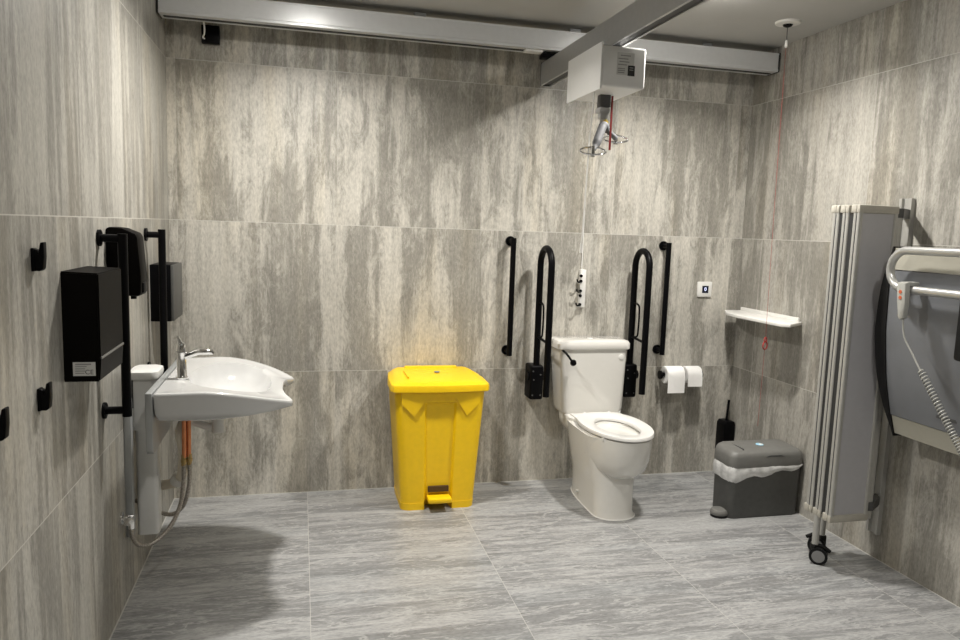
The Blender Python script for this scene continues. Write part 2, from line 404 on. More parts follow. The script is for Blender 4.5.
def build_small_dispenser():
    x1, y0, y1, z0, z1 = .100, -.515, -.275, 1.026, 1.283
    t = thing('paper_dispenser', 'black box dispenser on left wall in the back corner, behind the far grab bar', 'dispenser', (0, (y0+y1)/2, z0))
    obj('body', box(BM(), 0, x1-.012, y0, y1, z0, z1, .003), 'black', t)
    obj('front_cover', box(BM(), x1-.013, x1, y0-.001, y1+.001, z0+.003, z1-.001, .003), 'binbody', t)
build_small_dispenser()

# ------------------------------------------------------------------ straight grab bars
def grab_bar(wall, u, z0, z1, zm0, zm1, off, label):
    loc = (0, u, z0) if wall == 'left' else (u, 0, z0)
    t = thing('grab_bar', label, 'grab bar', loc, 'straight black grab bars')
    P = (lambda d, z: (d, u, z)) if wall == 'left' else (lambda d, z: (u, -d, z))
    obj('bar', cyl(BM(), P(off, z0), P(off, z1), .0155, seg=24), 'black', t)
    for z in (zm0, zm1):
        b = BM(); cyl(b, P(.0, z), P(.009, z), .028, seg=28); cyl(b, P(.009, z), P(off, z), .0135, seg=20)
        obj('wall_mount', b, 'black', t)
grab_bar('left', -1.356, .806, 1.434, .828, 1.418, .075, 'straight black grab bar on left wall, nearer one, partly behind the labelled dispenser')
grab_bar('left', -.598, .806, 1.442, .828, 1.418, .068, 'straight black grab bar on left wall, farther one, behind the tap')
grab_bar('back', 1.82, .775, 1.447, .797, 1.428, .072, 'straight black grab bar on back wall, between yellow bin and toilet')
grab_bar('back', 2.782, .772, 1.447, .795, 1.427, .072, 'straight black grab bar on back wall, above the toilet rolls')

# ------------------------------------------------------------------ folding support rails
def fold_rail(x, ya, yb, label):
    t = thing('folding_support_rail', label, 'support rail', (x, 0, .52), 'folding rails beside the toilet')
    zt = 1.414; yc = (ya+yb)/2; r = (ya-yb)/2; zc = zt-r-.018
    pts = [(x, ya, .60), (x, ya, .9), (x, ya, zc)]
    pts += [(x, yc+r*math.cos(a), zc+r*math.sin(a)) for a in [PI*k/14 for k in range(1, 14)]]
    pts += [(x, yb, zc), (x, yb, .9), (x, yb, .575)]
    obj('rail', tube(BM(), pts, .0185, 16), 'black', t)
    mb = obj('hinge_mount', box(BM(), x-.045, x+.035, -.115, 0, .522, .722, .012, 3), 'black', t)
    b = BM(); cyl(b, (x-.055, ya, .655), (x+.05, ya, .655), .026, seg=24); obj('hinge_barrel', b, 'black', t)
    b = BM()
    for xx, zz in ((x-.03, .69), (x+.015, .67), (x-.025, .64), (x-.03, .55), (x+.018, .55)): obj('screw', cyl(BM(), (xx, -.118, zz), (xx, -.112, zz), .0045, seg=10), 'gear', mb)
    w = [(x, ya-.018, 1.085), (x, ya-.055, 1.085), (x, ya-.085, 1.06), (x, ya-.085, .93), (x, ya-.07, .895), (x, ya-.012, .885)]
    obj('holder_loop', tube(BM(), smoothpath(w, 5), .0055, 8), 'black', t)
    obj('loop_arm', cyl(BM(), (x, ya, .886), (x, yb, .874), .0075), 'black', t)
fold_rail(1.985, -.075, -.265, 'folded-up black looped support rail on back wall, left of the toilet')
fold_rail(2.572, -.075, -.255, 'folded-up black looped support rail on back wall, right of the toilet')

# ------------------------------------------------------------------ washbasin
def build_basin():
    t = thing('washbasin', 'white wheelchair washbasin on a grey height-adjustable column at left wall', 'washbasin', (.12, -.94, .22))
    yc = -.94
    def outline():
        half = [(.148, .352), (.165, .362), (.30, .366), (.40, .358), (.48, .335), (.55, .298), (.60, .255), (.628, .222), (.622, .19), (.602, .145), (.590, .08), (.588, 0)]
        # sample more densely
        pts = smoothpath([(a, b, 0) for a, b in half], 5)
        up = [(p.x, p.y) for p in pts]
        full = up+[(a, -b) for a, b in reversed(up[:-1])]
        back = [(.148, -.352+.704*k/16) for k in range(1, 16)]
        return full+back
    O = outline()
    def zr(x):
        k = max(0, (x-.30)/.33); return .874-.072*k**1.7-.004*max(0, (.3-x))/.15
    cxb, cyb = .375, 0.
    def ring(s, f): return [Vector((cxb+(a-cxb)*s, yc+cyb+(b-cyb)*s, f(a, b))) for a, b in O]
    def bowl(ax, by, z, e=2.3, cx=.39):
        out = []
        for a, b in O:
            th = math.atan2(b/.36, (a-.375)/.24)
            c, s = math.cos(th), math.sin(th)
            out.append(Vector((cx+ax*math.copysign(abs(c)**(2/e), c), yc+by*math.copysign(abs(s)**(2/e), s), z)))
        return out
    und = lambda s, zz: [Vector((cxb-.03+(a-(cxb-.03))*s, yc+b*s, zz(a))) for a, b in O]
    rings = [und(.20, lambda a: .736), und(.55, lambda a: .740), und(.82, lambda a: .752+.010*max(0, (a-.3)/.3)), und(.94, lambda a: .768+.006*max(0, (a-.2)/.4)),
             ring(.985, lambda a, b: min(zr(a)-.024, .795)), ring(.997, lambda a, b: zr(a)-.022), ring(1., lambda a, b: zr(a)-.016), ring(1., lambda a, b: zr(a)-.005), ring(.985, lambda a, b: zr(a)), ring(.955, lambda a, b: zr(a)-.001)]
    def lerp(r1, r2, k, dz=0): return [p*(1-k)+q*k+Vector((0, 0, dz)) for p, q in zip(r1, r2)]
    inner = bowl(.165, .27, .845)
    flat = ring(.955, lambda a, b: zr(a)-.001)
    for p in inner: p.z = zr(p.x)-.006
    rings += [lerp(flat, inner, .5), inner, bowl(.15, .25, .822), bowl(.13, .22, .788), bowl(.09, .15, .764), bowl(.03, .04, .756)]
    # keep the bowl below the rim where the front dips
    b = BM(); loft(b, rings)
    bs = obj('basin', b, 'ceramicw', t, 50)
    obj('drain', disc_stack(BM(), (.39, yc, .757), [(0, 0), (.03, 0), (.03, .004), (.02, .006), (0, .006)]), 'chrome', bs)
    # back plate and column
    obj('back_plate', prism(BM(), [(-1.305, .66), (-1.29, .648), (-.59, .648), (-.575, .66), (-.575, .872), (-1.305, .872)], 'x', .122, .146, .003), 'plate', t)
    cl = BM(); loft(cl, [rrect(.064, yc-.02, .040, .042, .016, z) for z in (.225, .66)]); obj('lower_column', cl, 'column', t)
    b = BM(); loft(b, [rrect(.060, yc-.015, .050, .060, .022, z) for z in (.66, .868)]); obj('upper_column', b, 'column', t)
    b = BM(); loft(b, [rrect(.060, yc-.01, .055, .077, .026, .866), rrect(.060, yc-.01, .057, .079, .028, .88), rrect(.060, yc-.01, .055, .077, .026, .893), rrect(.060, yc-.01, .042, .063, .02, .899)]); obj('column_cap', b, 'column', t)
    obj('cap_slot', box(BM(), .015, .024, yc-.0765, yc-.070, .75, .86), 'rail_dark', t)
    for y in (-1.06, -.82): obj('wall_rail', box(BM(), 0, .026, y-.018, y+.018, .25, .80, .003), 'plate', t)
    # tap
    x, y = .205, -1.03
    tp = obj('tap', disc_stack(BM(), (x, y, .868), [(0, 0), (.023, 0), (.024, .006), (.019, .012), (.0175, .10), (.019, .104), (.019, .108), (0, .11)]), 'chrome', t)
    obj('spout', tube(BM(), [(x+.01, y, .955), (x+.06, y, .974), (x+.112, y, .975), (x+.118, y, .966)], [.013, .012, .0115, .010], 14), 'chrome', tp)
    b = BM(); disc_stack(b, (x, y, .978), [(0, 0), (.019, 0), (.019, .022), (.012, .032), (0, .034)]); tube(b, [(x, y, .995), (x-.006, y-.006, 1.02), (x-.012, y-.01, 1.038)], [.012, .009, .006], 10)
    obj('lever', b, 'chrome', tp)
    # waste
    ws = obj('waste_trap', cyl(BM(), (.33, yc, .745), (.33, yc, .70), .027), 'white', t)
    b = BM(); cyl(b, (.33, yc, .700), (.33, yc, .692), .029); obj('trap_ring', b, 'rubber', ws)
    b = BM(); cyl(b, (.33, yc, .693), (.33, yc, .625), .027); tube(b, smoothpath([(.33, yc, .648), (.29, yc+.01, .645), (.24, yc+.02, .66), (.20, yc+.02, .67)]), .016, 12); obj('trap_cup', b, 'white', ws)
    pw = obj('waste_pipe', tube(BM(), smoothpath([(.22, yc+.02, .675), (.195, yc-.0, .665), (.186, yc-.02, .62), (.196, yc-.02, .56), (.192, yc-.01, .48), (.172, yc+.02, .42), (.12, yc+.07, .385), (.0, yc+.08, .37)]), .021, 14), 'pvc', t)
    obj('pipe_collar', tube(BM(), [(.176, yc+.015, .435), (.160, yc+.032, .408)], .029, 16), 'white', pw)
    # copper tails, braided hose and wall valve
    cp = BM()
    for dx, dy in ((-.008, 0), (.008, .012)): cyl(cp, (.212+dx, -.985+dy, .745), (.210+dx, -.985+dy, .535), .0088, seg=12)
    obj('copper_pipe', cp, 'copper', t)
    b = BM()
    for dx, dy in ((-.010, 0), (.010, .012)):
        cyl(b, (.210+dx, -.985+dy, .545), (.209+dx, -.985+dy, .50), .0095, seg=6); cyl(b, (.210+dx, -.985+dy, .527), (.210+dx, -.985+dy, .515), .012, seg=12)
    obj('pipe_union', b, 'brass', t)
    hz = obj('supply_hose', tube(BM(), smoothpath([(.200, -.985, .505), (.198, -.99, .43), (.186, -1.01, .34), (.150, -1.05, .265), (.095, -1.09, .225), (.055, -1.12, .235), (.036, -1.145, .28), (.034, -1.15, .325)], 10), .0085, 10), 'braid', t)
    obj('second_hose', tube(BM(), smoothpath([(.220, -.973, .505), (.217, -.97, .42), (.195, -.96, .33), (.15, -.95, .285), (.09, -.93, .29), (.03, -.93, .33), (.002, -.93, .345)], 10), .0085, 10), 'braid', t)
    b = BM(); cyl(b, (0, -1.155, .36), (.006, -1.155, .36), .024, seg=20); cyl(b, (.0, -1.155, .36), (.045, -1.155, .36), .011); cyl(b, (.034, -1.15, .362), (.034, -1.15, .315), .011, seg=12); cyl(b, (.034, -1.185, .36), (.034, -1.14, .36), .009)
    disc_stack(b, (.034, -1.185, .36), [(0, 0), (.015, 0), (.016, -.012), (0, -.014)], 'y', 12)
    obj('stop_valve', b, 'chrome', t)
build_basin()

# ------------------------------------------------------------------ yellow pedal bin
def build_yellow_bin():
    cx = 1.372; t = thing('pedal_bin', 'tall yellow plastic pedal bin standing on floor against the back wall', 'bin', (cx, -.2, 0))
    def hw(z): return .196+.048*(z/.66)
    def yfr(z): return -.360-.010*(z/.66)
    yb = -.035
    def sect(z, rec):
        h = hw(z); yf = yfr(z); r = .045; pts = []
        def arc(px, py, a0):
            for k in range(6):
                a = a0+PI/2*k/5; pts.append(Vector((px+r*math.cos(a), py+r*math.sin(a), z)))
        arc(cx+h-r, yb-r, 0); arc(cx-h+r, yb-r, PI/2); arc(cx-h+r, yf+r, PI)
        wi = .062+.014*(z/.66)
        for xx, d in ((-wi-.012, 0), (-wi, rec), (wi, rec), (wi+.012, 0)): pts.append(Vector((cx+xx, yf+d, z)))
        arc(cx+h-r, yf+r, 1.5*PI)
        return pts
    b = BM()
    loft(b, [sect(0, .07), sect(.045, .07), sect(.046, .02), sect(.13, .016), sect(.50, .014), sect(.575, .012), sect(.585, .001), sect(.668, .0)])
    # raised shoulder with two pointed drops
    poly = [(-.208, .655), (-.208, .580), (-.140, .510), (-.074, .612), (.074, .612), (.140, .510), (.208, .580), (.208, .655)]
    loft(b, [[(cx+x, yfr(z)-.010, z) for x, z in poly], [(cx+x, yfr(z)+.008, z) for x, z in poly]])
    bd = obj('bin_body', b, 'yellow', t, 30)
    obj('foot_band', loft(BM(), [[Vector((cx+(p.x-cx)*1.008, yb+(p.y-yb)*1.006, p.z)) for p in sect(.0, .075)], [Vector((cx+(p.x-cx)*1.008, yb+(p.y-yb)*1.006, p.z)) for p in sect(.038, .075)]]), 'yellow', bd, 30)
    obj('pedal_recess_shade', box(BM(), cx-.055, cx+.055, yfr(.1)+.0, yfr(.1)+.021, .095, .125), 'shadowslot', bd)  # dark block set in the recess to paint its shade
    # lid
    def lid(s, z, dzf=0, fr=0.):
        x0, x1 = cx-.262*s, cx+.262*s; yf = -.402*(.5+.5*s)+.0; y1 = -.022
        out = []
        for k in range(9):           # bowed front edge, left to right
            u = k/8; out.append(Vector((x0+(x1-x0)*u+( .012 if k == 0 else -.012 if k == 8 else 0), yf+.018-.018*math.sin(PI*u)-fr, z+dzf)))
        out += [Vector((x1, yf+.045, z+dzf)), Vector((x1, -.2, z)), Vector((x1-.018, y1-.02, z)), Vector((x1-.03, y1, z)), Vector((x0+.03, y1, z)), Vector((x0+.018, y1-.02, z)), Vector((x0, -.2, z)), Vector((x0, yf+.045, z+dzf))]
        return out
    b = BM(); loft(b, [lid(.97, .640, .0), lid(1.0, .645, .0), lid(1.0, .668, -.0), lid(.985, .682, -.004), lid(.93, .690, -.005), lid(.90, .698, -.010), lid(.82, .706, -.012)])
    ld = obj('bin_lid', b, 'yellow', t, 35)
    obj('lid_hinge', box(BM(), cx-.15, cx+.15, -.05, -.012, .668, .714, .008), 'yellow', t)
    obj('lid_rib', box(BM(), cx-.168, cx-.160, -.30, -.12, .700, .709, .002), 'yellow', ld)
    obj('lid_emblem', disc_stack(BM(), (cx+.012, -.165, .7055), [(0, 0), (.016, 0), (.015, .0022), (0, .0024)]), 'hubgrey', ld)
    p = BM(); box(p, cx-.062, cx+.062, -.425, -.345, .052, .078, .006); box(p, cx-.048, cx+.048, -.36, -.22, .054, .07)
    obj('pedal', p, 'yellow', t)
build_yellow_bin()

# ------------------------------------------------------------------ toilet
def build_toilet():
    cx = 2.30; t = thing('toilet', 'white close-coupled toilet with open seat and no lid against the back wall', 'toilet', (cx, -.4, 0))
    def egg(w, yb, yf, z, e=2.0, yc=None, n=40, eb=3.2):
        yc = yb+(yf-yb)*.45 if yc is None else yc; out = []
        for k in range(n):
            a = 2*PI*k/n; c, s = math.cos(a), math.sin(a); ex = e if s < 0 else eb
            x = w*math.copysign(abs(c)**(2/ex), c)
            y = (yc-yf if s < 0 else yb-yc)*math.copysign(abs(s)**(2/ex), s)
            out.append(Vector((cx+x, yc+y, z)))
        return out
    b = BM(); cx -= .014
    loft(b, [egg(.116, -.11, -.665, 0, 2.2, -.56), egg(.114, -.11, -.660, .012, 2.2, -.56), egg(.109, -.11, -.648, .03, 2.2, -.55), egg(.112, -.10, -.638, .16, 2.2, -.54), egg(.134, -.085, -.630, .26, 2.2, -.52), egg(.150, -.07, -.64, .36, 2.2, -.5), egg(.165, -.05, -.68, .432, 2.2, -.48)]); cx += .014
    cx += .012
    loft(b, [egg(.06, -.34, -.62, .205, 2., -.5, eb=2), egg(.118, -.30, -.662, .222, 2., -.5, eb=2.2), egg(.150, -.27, -.708, .258, 2., -.5, eb=2.2), egg(.169, -.25, -.736, .315, 2., -.49, eb=2.2), egg(.178, -.24, -.750, .39, 2., -.48, eb=2.2),
             egg(.178, -.24, -.750, .438, 2., -.48, eb=2.2), egg(.165, -.25, -.735, .442, 2., -.48, eb=2.2), egg(.125, -.34, -.69, .441, 2., -.5, eb=2), egg(.118, -.36, -.68, .41, 2., -.5, eb=2), egg(.095, -.39, -.63, .33, 2., -.5, eb=2), egg(.06, -.42, -.57, .27, 2., -.48, eb=2)])
    cx -= .012
    loft(b, [egg(.125, -.035, -.24, .34, 4, eb=4), egg(.168, -.03, -.30, .40, 4, eb=4), egg(.172, -.03, -.31, .448, 4, eb=4), egg(.166, -.034, -.30, .455, 4, eb=4)])
    pn = obj('pan', b, 'ceramic', t, 50); cx += .012
    obj('shaded_bowl_water', loft(BM(), [egg(.092, -.392, -.632, .318, 2., -.5, eb=2), egg(.095, -.39, -.635, .324, 2., -.5, eb=2)]), 'water', t); cx -= .012  # water surface, its grey also painting the shade inside the bowl
    cx -= .014
    obj('sealant_line', loft(BM(), [egg(.121, -.108, -.670, 0.0005, 2.2, -.56), egg(.118, -.108, -.667, .005, 2.2, -.56)]), 'white', t)
    cx += .014
    obj('floor_screw', cyl(BM(), (cx-.134, -.33, .045), (cx-.112, -.33, .045), .008, .008, 12), 'white', t)
    # seat ring
    cx += .014
    so = lambda z, k=1.: egg(.183*k, -.215, -.48-.278*k, z, 2.05, -.47, 48, 2.5)
    si = lambda z, k=1.: egg(.108*k, -.325-(1-k)*.1, -.50-.185*k, z, 2., -.50, 48, 2.)
    b = BM(); R = [so(.446, .98), so(.449), so(.459), so(.466, .985), si(.466, 1.06), si(.460, 1.), si(.446, 1.)]
    loft(b, R+[R[0]], (False, False)); st = obj('seat', b, 'seat', t, 50)
    b = BM(); box(b, cx-.158, cx+.145, -.30, -.205, .450, .4615, .004)
    for s in (-1, 1): cyl(b, (cx+s*.075, -.225, .452), (cx+s*.075, -.225, .470), .012, .009)
    obj('seat_hinge', b, 'seat', t)
    obj('seat_buffer', box(BM(), cx-.145, cx-.12, -.655, -.63, .425, .447, .004), 'white', st)
    # cistern
    cx -= .014
    b = BM(); loft(b, [rrect(cx, -.112, .178, .082, .03, .455), rrect(cx, -.112, .190, .086, .03, .48), rrect(cx-.012, -.113, .209, .092, .03, .835)]); cs = obj('cistern', b, 'ceramic', t)
    b = BM(); L = [(.219, .1, .828), (.225, .104, .834), (.225, .104, .862), (.217, .097, .876), (.20, .08, .882)]
    loft(b, [rrect(cx-.012, -.112, a, d, .035, z) for a, d, z in L]); obj('cistern_lid', b, 'ceramic', t, 35)
    obj('flush_cap', disc_stack(BM(), (cx-.01, -.12, .881), [(0, 0), (.018, 0), (.016, .003), (0, .004)]), 'white', t)
    lv = obj('flush_lever', tube(BM(), [(cx-.206, -.200, .828), (cx-.200, -.228, .820), (cx-.185, -.245, .80), (cx-.162, -.258, .767)], .0065, 10), 'black', t)
    b = BM(); disc_stack(b, (cx-.160, -.260, .765), [(0, -.018), (.014, -.014), (.019, 0), (.014, .014), (0, .018)], 'y', 16); obj('lever_knob', b, 'black', lv)
    obj('indicator_button', disc_stack(BM(), (cx+.155, -.200, .785), [(0, 0), (.017, 0), (.015, -.008), (0, -.010)], 'y', 18), 'white', t)
    b = BM(); cyl(b, (cx+.195, -.045, .46), (cx+.195, -.045, .40), .011); cyl(b, (cx+.195, -.045, .42), (cx+.235, -.06, .42), .013, seg=10); cyl(b, (cx+.195, -.045, .425), (cx+.195, 0, .425), .009); cyl(b, (cx+.195, -.045, .462), (cx+.175, -.06, .475), .01)
    obj('supply_valve', b, 'steel', t)
build_toilet()

# ------------------------------------------------------------------ hook strip on the back wall
def build_strip():
    t = thing('wall_hook_strip', 'slim white vertical strip with small dark hooks on back wall above the toilet cistern', 'hook strip', (2.262, 0, 1.05))
    obj('strip_body', box(BM(), 2.248, 2.284, -.032, 0, 1.052, 1.275, .004), 'white', t)
    obj('strip_cable', tube(BM(), smoothpath([(2.262, -.012, 1.274), (2.26, -.012, 1.30), (2.262, -.008, 1.36), (2.262, -.006, 1.50), (2.262, -.006, 1.62)]), .003, 8), 'white', t)
    for z, two in ((1.238, 0), (1.208, 1), (1.150, 1), (1.122, 0), (1.070, 1)):
        b = BM(); cyl(b, (2.250, -.030, z), (2.250, -.040, z), .009, seg=10)
        if two: tube(b, smoothpath([(2.250, -.036, z), (2.236, -.050, z-.006), (2.222, -.058, z-.002), (2.216, -.060, z+.012)], 4), .0045, 8)
        obj('hook', b, 'black', t)
build_strip()

# ------------------------------------------------------------------ thermostat
def build_thermo():
    x0, x1, z0, z1 = 3.028, 3.124, 1.122, 1.214
    t = thing('thermostat', 'small square white thermostat with dark display on back wall near the corner shelf', 'thermostat', ((x0+x1)/2, 0, z0))
    fr = obj('frame', box(BM(), x0, x1, -.012, 0, z0, z1, .003), 'white', t)
    obj('display', box(BM(), x0+.030, x0+.072, -.0135, -.011, z0+.024, z1-.024), 'screen_blue', t)
    obj('digit', text_bm('0', .030, FACE_Y(x0+.0515, -.0138, (z0+z1)/2)), 'glyph', t, 0)
build_thermo()

# ------------------------------------------------------------------ toilet rolls on their holder
ZR, YR = .648, -.068
def build_roll_holder():
    t = thing('toilet_roll_holder', 'black double toilet roll holder on back wall right of the toilet', 'roll holder', (2.915, 0, .62))
    obj('spindle', cyl(BM(), (2.782, YR, ZR), (3.056, YR, ZR), .012), 'black', t)
    for x in (2.782, 3.052):
        b = BM(); cyl(b, (x-.006, YR, ZR), (x+.006, YR, ZR), .026, seg=20); obj('end_disc', b, 'black', t)
    b = BM(); cyl(b, (2.932, YR, ZR), (2.932, 0, ZR), .008); cyl(b, (2.932, -.006, ZR), (2.932, 0, ZR), .024); obj('wall_arm', b, 'black', t)
build_roll_holder()
def roll(x0, x1, r, tail, label):
    t = thing('toilet_roll', label, 'toilet roll', ((x0+x1)/2, YR, ZR-r), 'toilet rolls')
    b = BM(); prof = [(.0195, x0), (r-.004, x0), (r, x0+.004), (r, x1-.004), (r-.004, x1), (.0195, x1)]
    rings = []
    for rr, h in prof:
        rings.append([Vector((h, YR+rr*math.cos(2*PI*k/36), ZR+rr*math.sin(2*PI*k/36))) for k in range(36)])
    loft(b, rings+[rings[0]], (False, False)); obj('roll', b, 'paper', t)
    b = BM(); a = BM(); pts = [(YR-r*math.cos(q)-.0005, ZR+r*math.sin(q)) for q in (1.2, .9, .6, .3, 0.)]+[(YR-r-.001, ZR-.03), (YR-r-.003, tail)]
    loft(b, [[(x0+.002, y, z), (x1-.002, y, z), (x1-.002, y+.0012, z), (x0+.002, y+.0012, z)] for y, z in pts])
    obj('loose_sheet', b, 'paper', t)
    obj('core', cyl(BM(), (x0+.001, YR, ZR), (x1-.001, YR, ZR), .0198, seg=24, cap=False), 'cap', t)
roll(2.806, 2.922, .053, .545, 'toilet roll with the longer hanging sheet, left one on the black holder')
roll(2.940, 3.040, .051, .582, 'toilet roll with the shorter hanging sheet, right one on the black holder')

# ------------------------------------------------------------------ corner shelf
def build_shelf():
    t = thing('corner_shelf', 'white angled shelf on right wall in the corner above the grey bin', 'shelf', (W, -.35, 1.02))
    pts = [(W, -.055), (3.135, -.085), (3.108, -.15), (3.112, -.70), (3.135, -.735), (W, -.63)]
    pts = [(W, -.05), (3.20, -.05), (3.14, -.16), (3.115, -.28), (3.13, -.68), (3.17, -.72), (W, -.62)]
    obj('shelf_board', prism(BM(), pts, 'z', 1.028, 1.046, .004), 'white', t)
    obj('rear_lip', box(BM(), W-.014, W, -.60, -.06, 1.044, 1.066, .003), 'white', t)
build_shelf()

# ------------------------------------------------------------------ toilet brush
def build_brush():
    t = thing('toilet_brush', 'black toilet brush in a wall holder behind the grey bin', 'toilet brush', (3.255, -.05, .14))
    obj('holder', prism(BM(), [(3.234, .145), (3.310, .145), (3.310, .325), (3.304, .345), (3.246, .345), (3.234, .325)], 'y', -.092, 0, .005), 'black', t)
    obj('handle', cyl(BM(), (3.272, -.048, .34), (3.280, -.048, .475), .0075), 'black', t)
build_brush()

# ------------------------------------------------------------------ grey sanitary bin
def build_sanitary():
    x0, x1, y0, y1 = 2.868, 3.304, -.748, -.562; cx, cy = (x0+x1)/2, (y0+y1)/2; hx, hy = (x1-x0)/2, (y1-y0)/2
    t = thing('sanitary_bin', 'narrow dark grey sanitary bin with a clear liner beside the folded screen', 'sanitary bin', (cx, cy, 0))
    b = BM(); loft(b, [rrect(cx, cy, hx-.008, hy-.008, .035, 0), rrect(cx, cy, hx-.004, hy-.004, .035, .012), rrect(cx, cy, hx, hy, .035, .285)]); obj('bin_body', b, 'binbody', t)
    # lid: rounded hood, lower to the front
    def L(dx, dy, z, sl=0., r=.04):
        return [p+Vector((0, 0, sl*(p.y-cy)/hy)) for p in rrect(cx, cy+dy*.3, hx+.004-dx, hy+.006-abs(dy), r, z)]
    b = BM(); loft(b, [L(.0, 0, .282), L(-.002, 0, .290), L(0, 0, .338), L(.005, .004, .354, .002), L(.014, .010, .364, .003, .035), L(.034, .020, .372, .004, .03), L(.12, .05, .378, .004, .02)]); ld = obj('bin_lid', b, 'binlid', t, 40)
    obj('lid_seam', box(BM(), 2.945, 2.949, cy-.068, cy+.055, .360, .3775), 'gear', ld)
    obj('finger_notch', prism(BM(), [(3.06, .338), (3.09, .346), (3.15, .346), (3.18, .338)], 'y', y0-.0075, y0+.02), 'gear', ld)
    b = BM(); disc_stack(b, (3.085, cy-.005, .3785), [(0, 0), (.021, 0), (.020, .002), (0, .0022)]); sk = obj('lid_sticker', b, 'sticker', ld)
    obj('sticker_mark', disc_stack(BM(), (3.090, cy-.008, .3806), [(0, 0), (.011, 0), (.010, .0008), (0, .0008)]), 'white', ld)
    # liner cuff hanging out, longest at the left end
    rng = random.Random(3); rings = [[], [], [], []]
    base = rrect(cx, cy, hx, hy, .035, 0, 8); dense = []
    for i, p in enumerate(base):
        q = base[(i+1) % len(base)]; n = max(1, int((q-p).length/.02))
        dense += [p.lerp(q, k/n) for k in range(n)]
    for p in dense:
        d = Vector((p.x-cx, (p.y-cy)*2.2, 0)).normalized(); k = (p.x-x0)/(x1-x0)
        drop = .020+.062*max(0, 1-k*1.05)+.008*math.sin(k*17)+rng.uniform(-.0025, .0025)
        for j, f in enumerate((0, .35, .7, 1.)):
            rings[j].append(p+d*(.004+.007*math.sin(PI*f)+rng.uniform(-.001, .0015))+Vector((0, 0, .288-drop*f)))
    b = BM(); loft(b, rings, (False, False)); obj('bin_liner', b, 'liner', t, 60)
    b = BM(); loft(b, [[Vector((2.850+.05*s*math.cos(2*PI*k/24), -.690+.045*s*math.sin(2*PI*k/24), z)) for k in range(24)] for s, z in ((.9, .012), (1, .018), (1, .030), (.85, .040), (.5, .044))])
    pd = obj('pedal', b, 'binlid', t)
    obj('pedal_pad', loft(BM(), [[Vector((2.850+.046*math.cos(2*PI*k/24), -.690+.042*math.sin(2*PI*k/24), z)) for k in range(24)] for z in (.0, .013)]), 'rubber', pd)
build_sanitary()

# ------------------------------------------------------------------ folding screen
def build_screen():
    x0, x1, z0, z1 = 2.972, 3.172, .228, 1.648
    t = thing('folding_screen', 'tall grey folding screen on castors, folded up beside the right wall', 'folding screen', (3.07, -1.27, 0))
    ys = [-1.366, -1.3455, -1.300, -1.2795, -1.241, -1.2205]; th = .0195; pw = .021; ch = .035
    for i, y in enumerate(ys):
        lf = obj('screen_leaf', box(BM(), x0+pw-.002, x1-pw+.002, y+.006, y+th-.006, z0+.012, z1-.012), 'infill', t)
        for xa in (x0, x1-pw):
            pts = rrect(xa+pw/2, y+th/2, pw/2, th/2, .007, z0+ch-.004)
            b = BM(); loft(b, [pts, [Vector((p.x, p.y, z1-ch+.004)) for p in pts]]); obj('leaf_post', b, 'post', lf)
        for za, zb in ((z0, z0+ch), (z1-ch, z1)): obj('end_cap', box(BM(), x0-.002, x1+.002, y-(.0 if i % 2 == 0 else .0), y+th+(.0 if i % 2 == 0 else .012), za, zb, .005), 'cap', lf)
        if i < 5: obj('gap_shade', box(BM(), x0+(.006 if i % 2 else .002), x0+.030, y+th-.004, ys[i+1]+.004, z0+.02, z1-.04), 'gap_shade', lf)  # dark filler painting the shade between neighbouring leaves, no real part
    # hinge post and wall track
    obj('hinge_post', box(BM(), x1+.006, x1+.034, -1.352, -1.324, z0+.0, z1-.01, .004), 'post', t)
    obj('wall_track', prism(BM(), [(W, -1.30), (W-.022, -1.30), (W-.022, -1.285), (W-.010, -1.283), (W-.010, -1.247), (W-.022, -1.245), (W-.022, -1.23), (W, -1.23)], 'z', .122, 1.69), 'post', t, 20)
    for z in (.27, .94, 1.60): obj('hinge_arm', prism(BM(), [(x1+.002, -1.352), (x1+.032, -1.358), (W-.008, -1.288), (W-.008, -1.252), (x1+.03, -1.322), (x1+.002, -1.326)], 'z', z, z+.04), 'gear', t)
    def castor(x, y, ang, pz):
        po = obj('castor_post', cyl(BM(), (x, y, .088), (x, y, pz), .015, seg=18), 'post', t)
        d = Vector((math.cos(ang), math.sin(ang), 0)); n = Vector((-d.y, d.x, 0)); c = Vector((x, y, .040))+d*.018
        for s in (-1, 1):
            w = obj('castor_wheel', cyl(BM(), c+n*s*.006, c+n*s*.024, .040, seg=32), 'rubber', po)
            b = BM(); cyl(b, c+n*s*.023, c+n*s*.0255, .028, seg=28); obj('wheel_hub', b, 'hubgrey', t)
        b = BM(); box(b, x-.017, x+.017, y-.017, y+.017, .055, .092, .006); tube(b, [Vector((x, y, .088)), c+d*.02+Vector((0, 0, .044)), c+d*.048+Vector((0, 0, .025))], .009, 8); obj('castor_fork', b, 'rubber', po)
    castor(2.985, -1.270, -.71, z0+.01)
    castor(3.09, -1.185, 2.4, z0+.01)
build_screen()

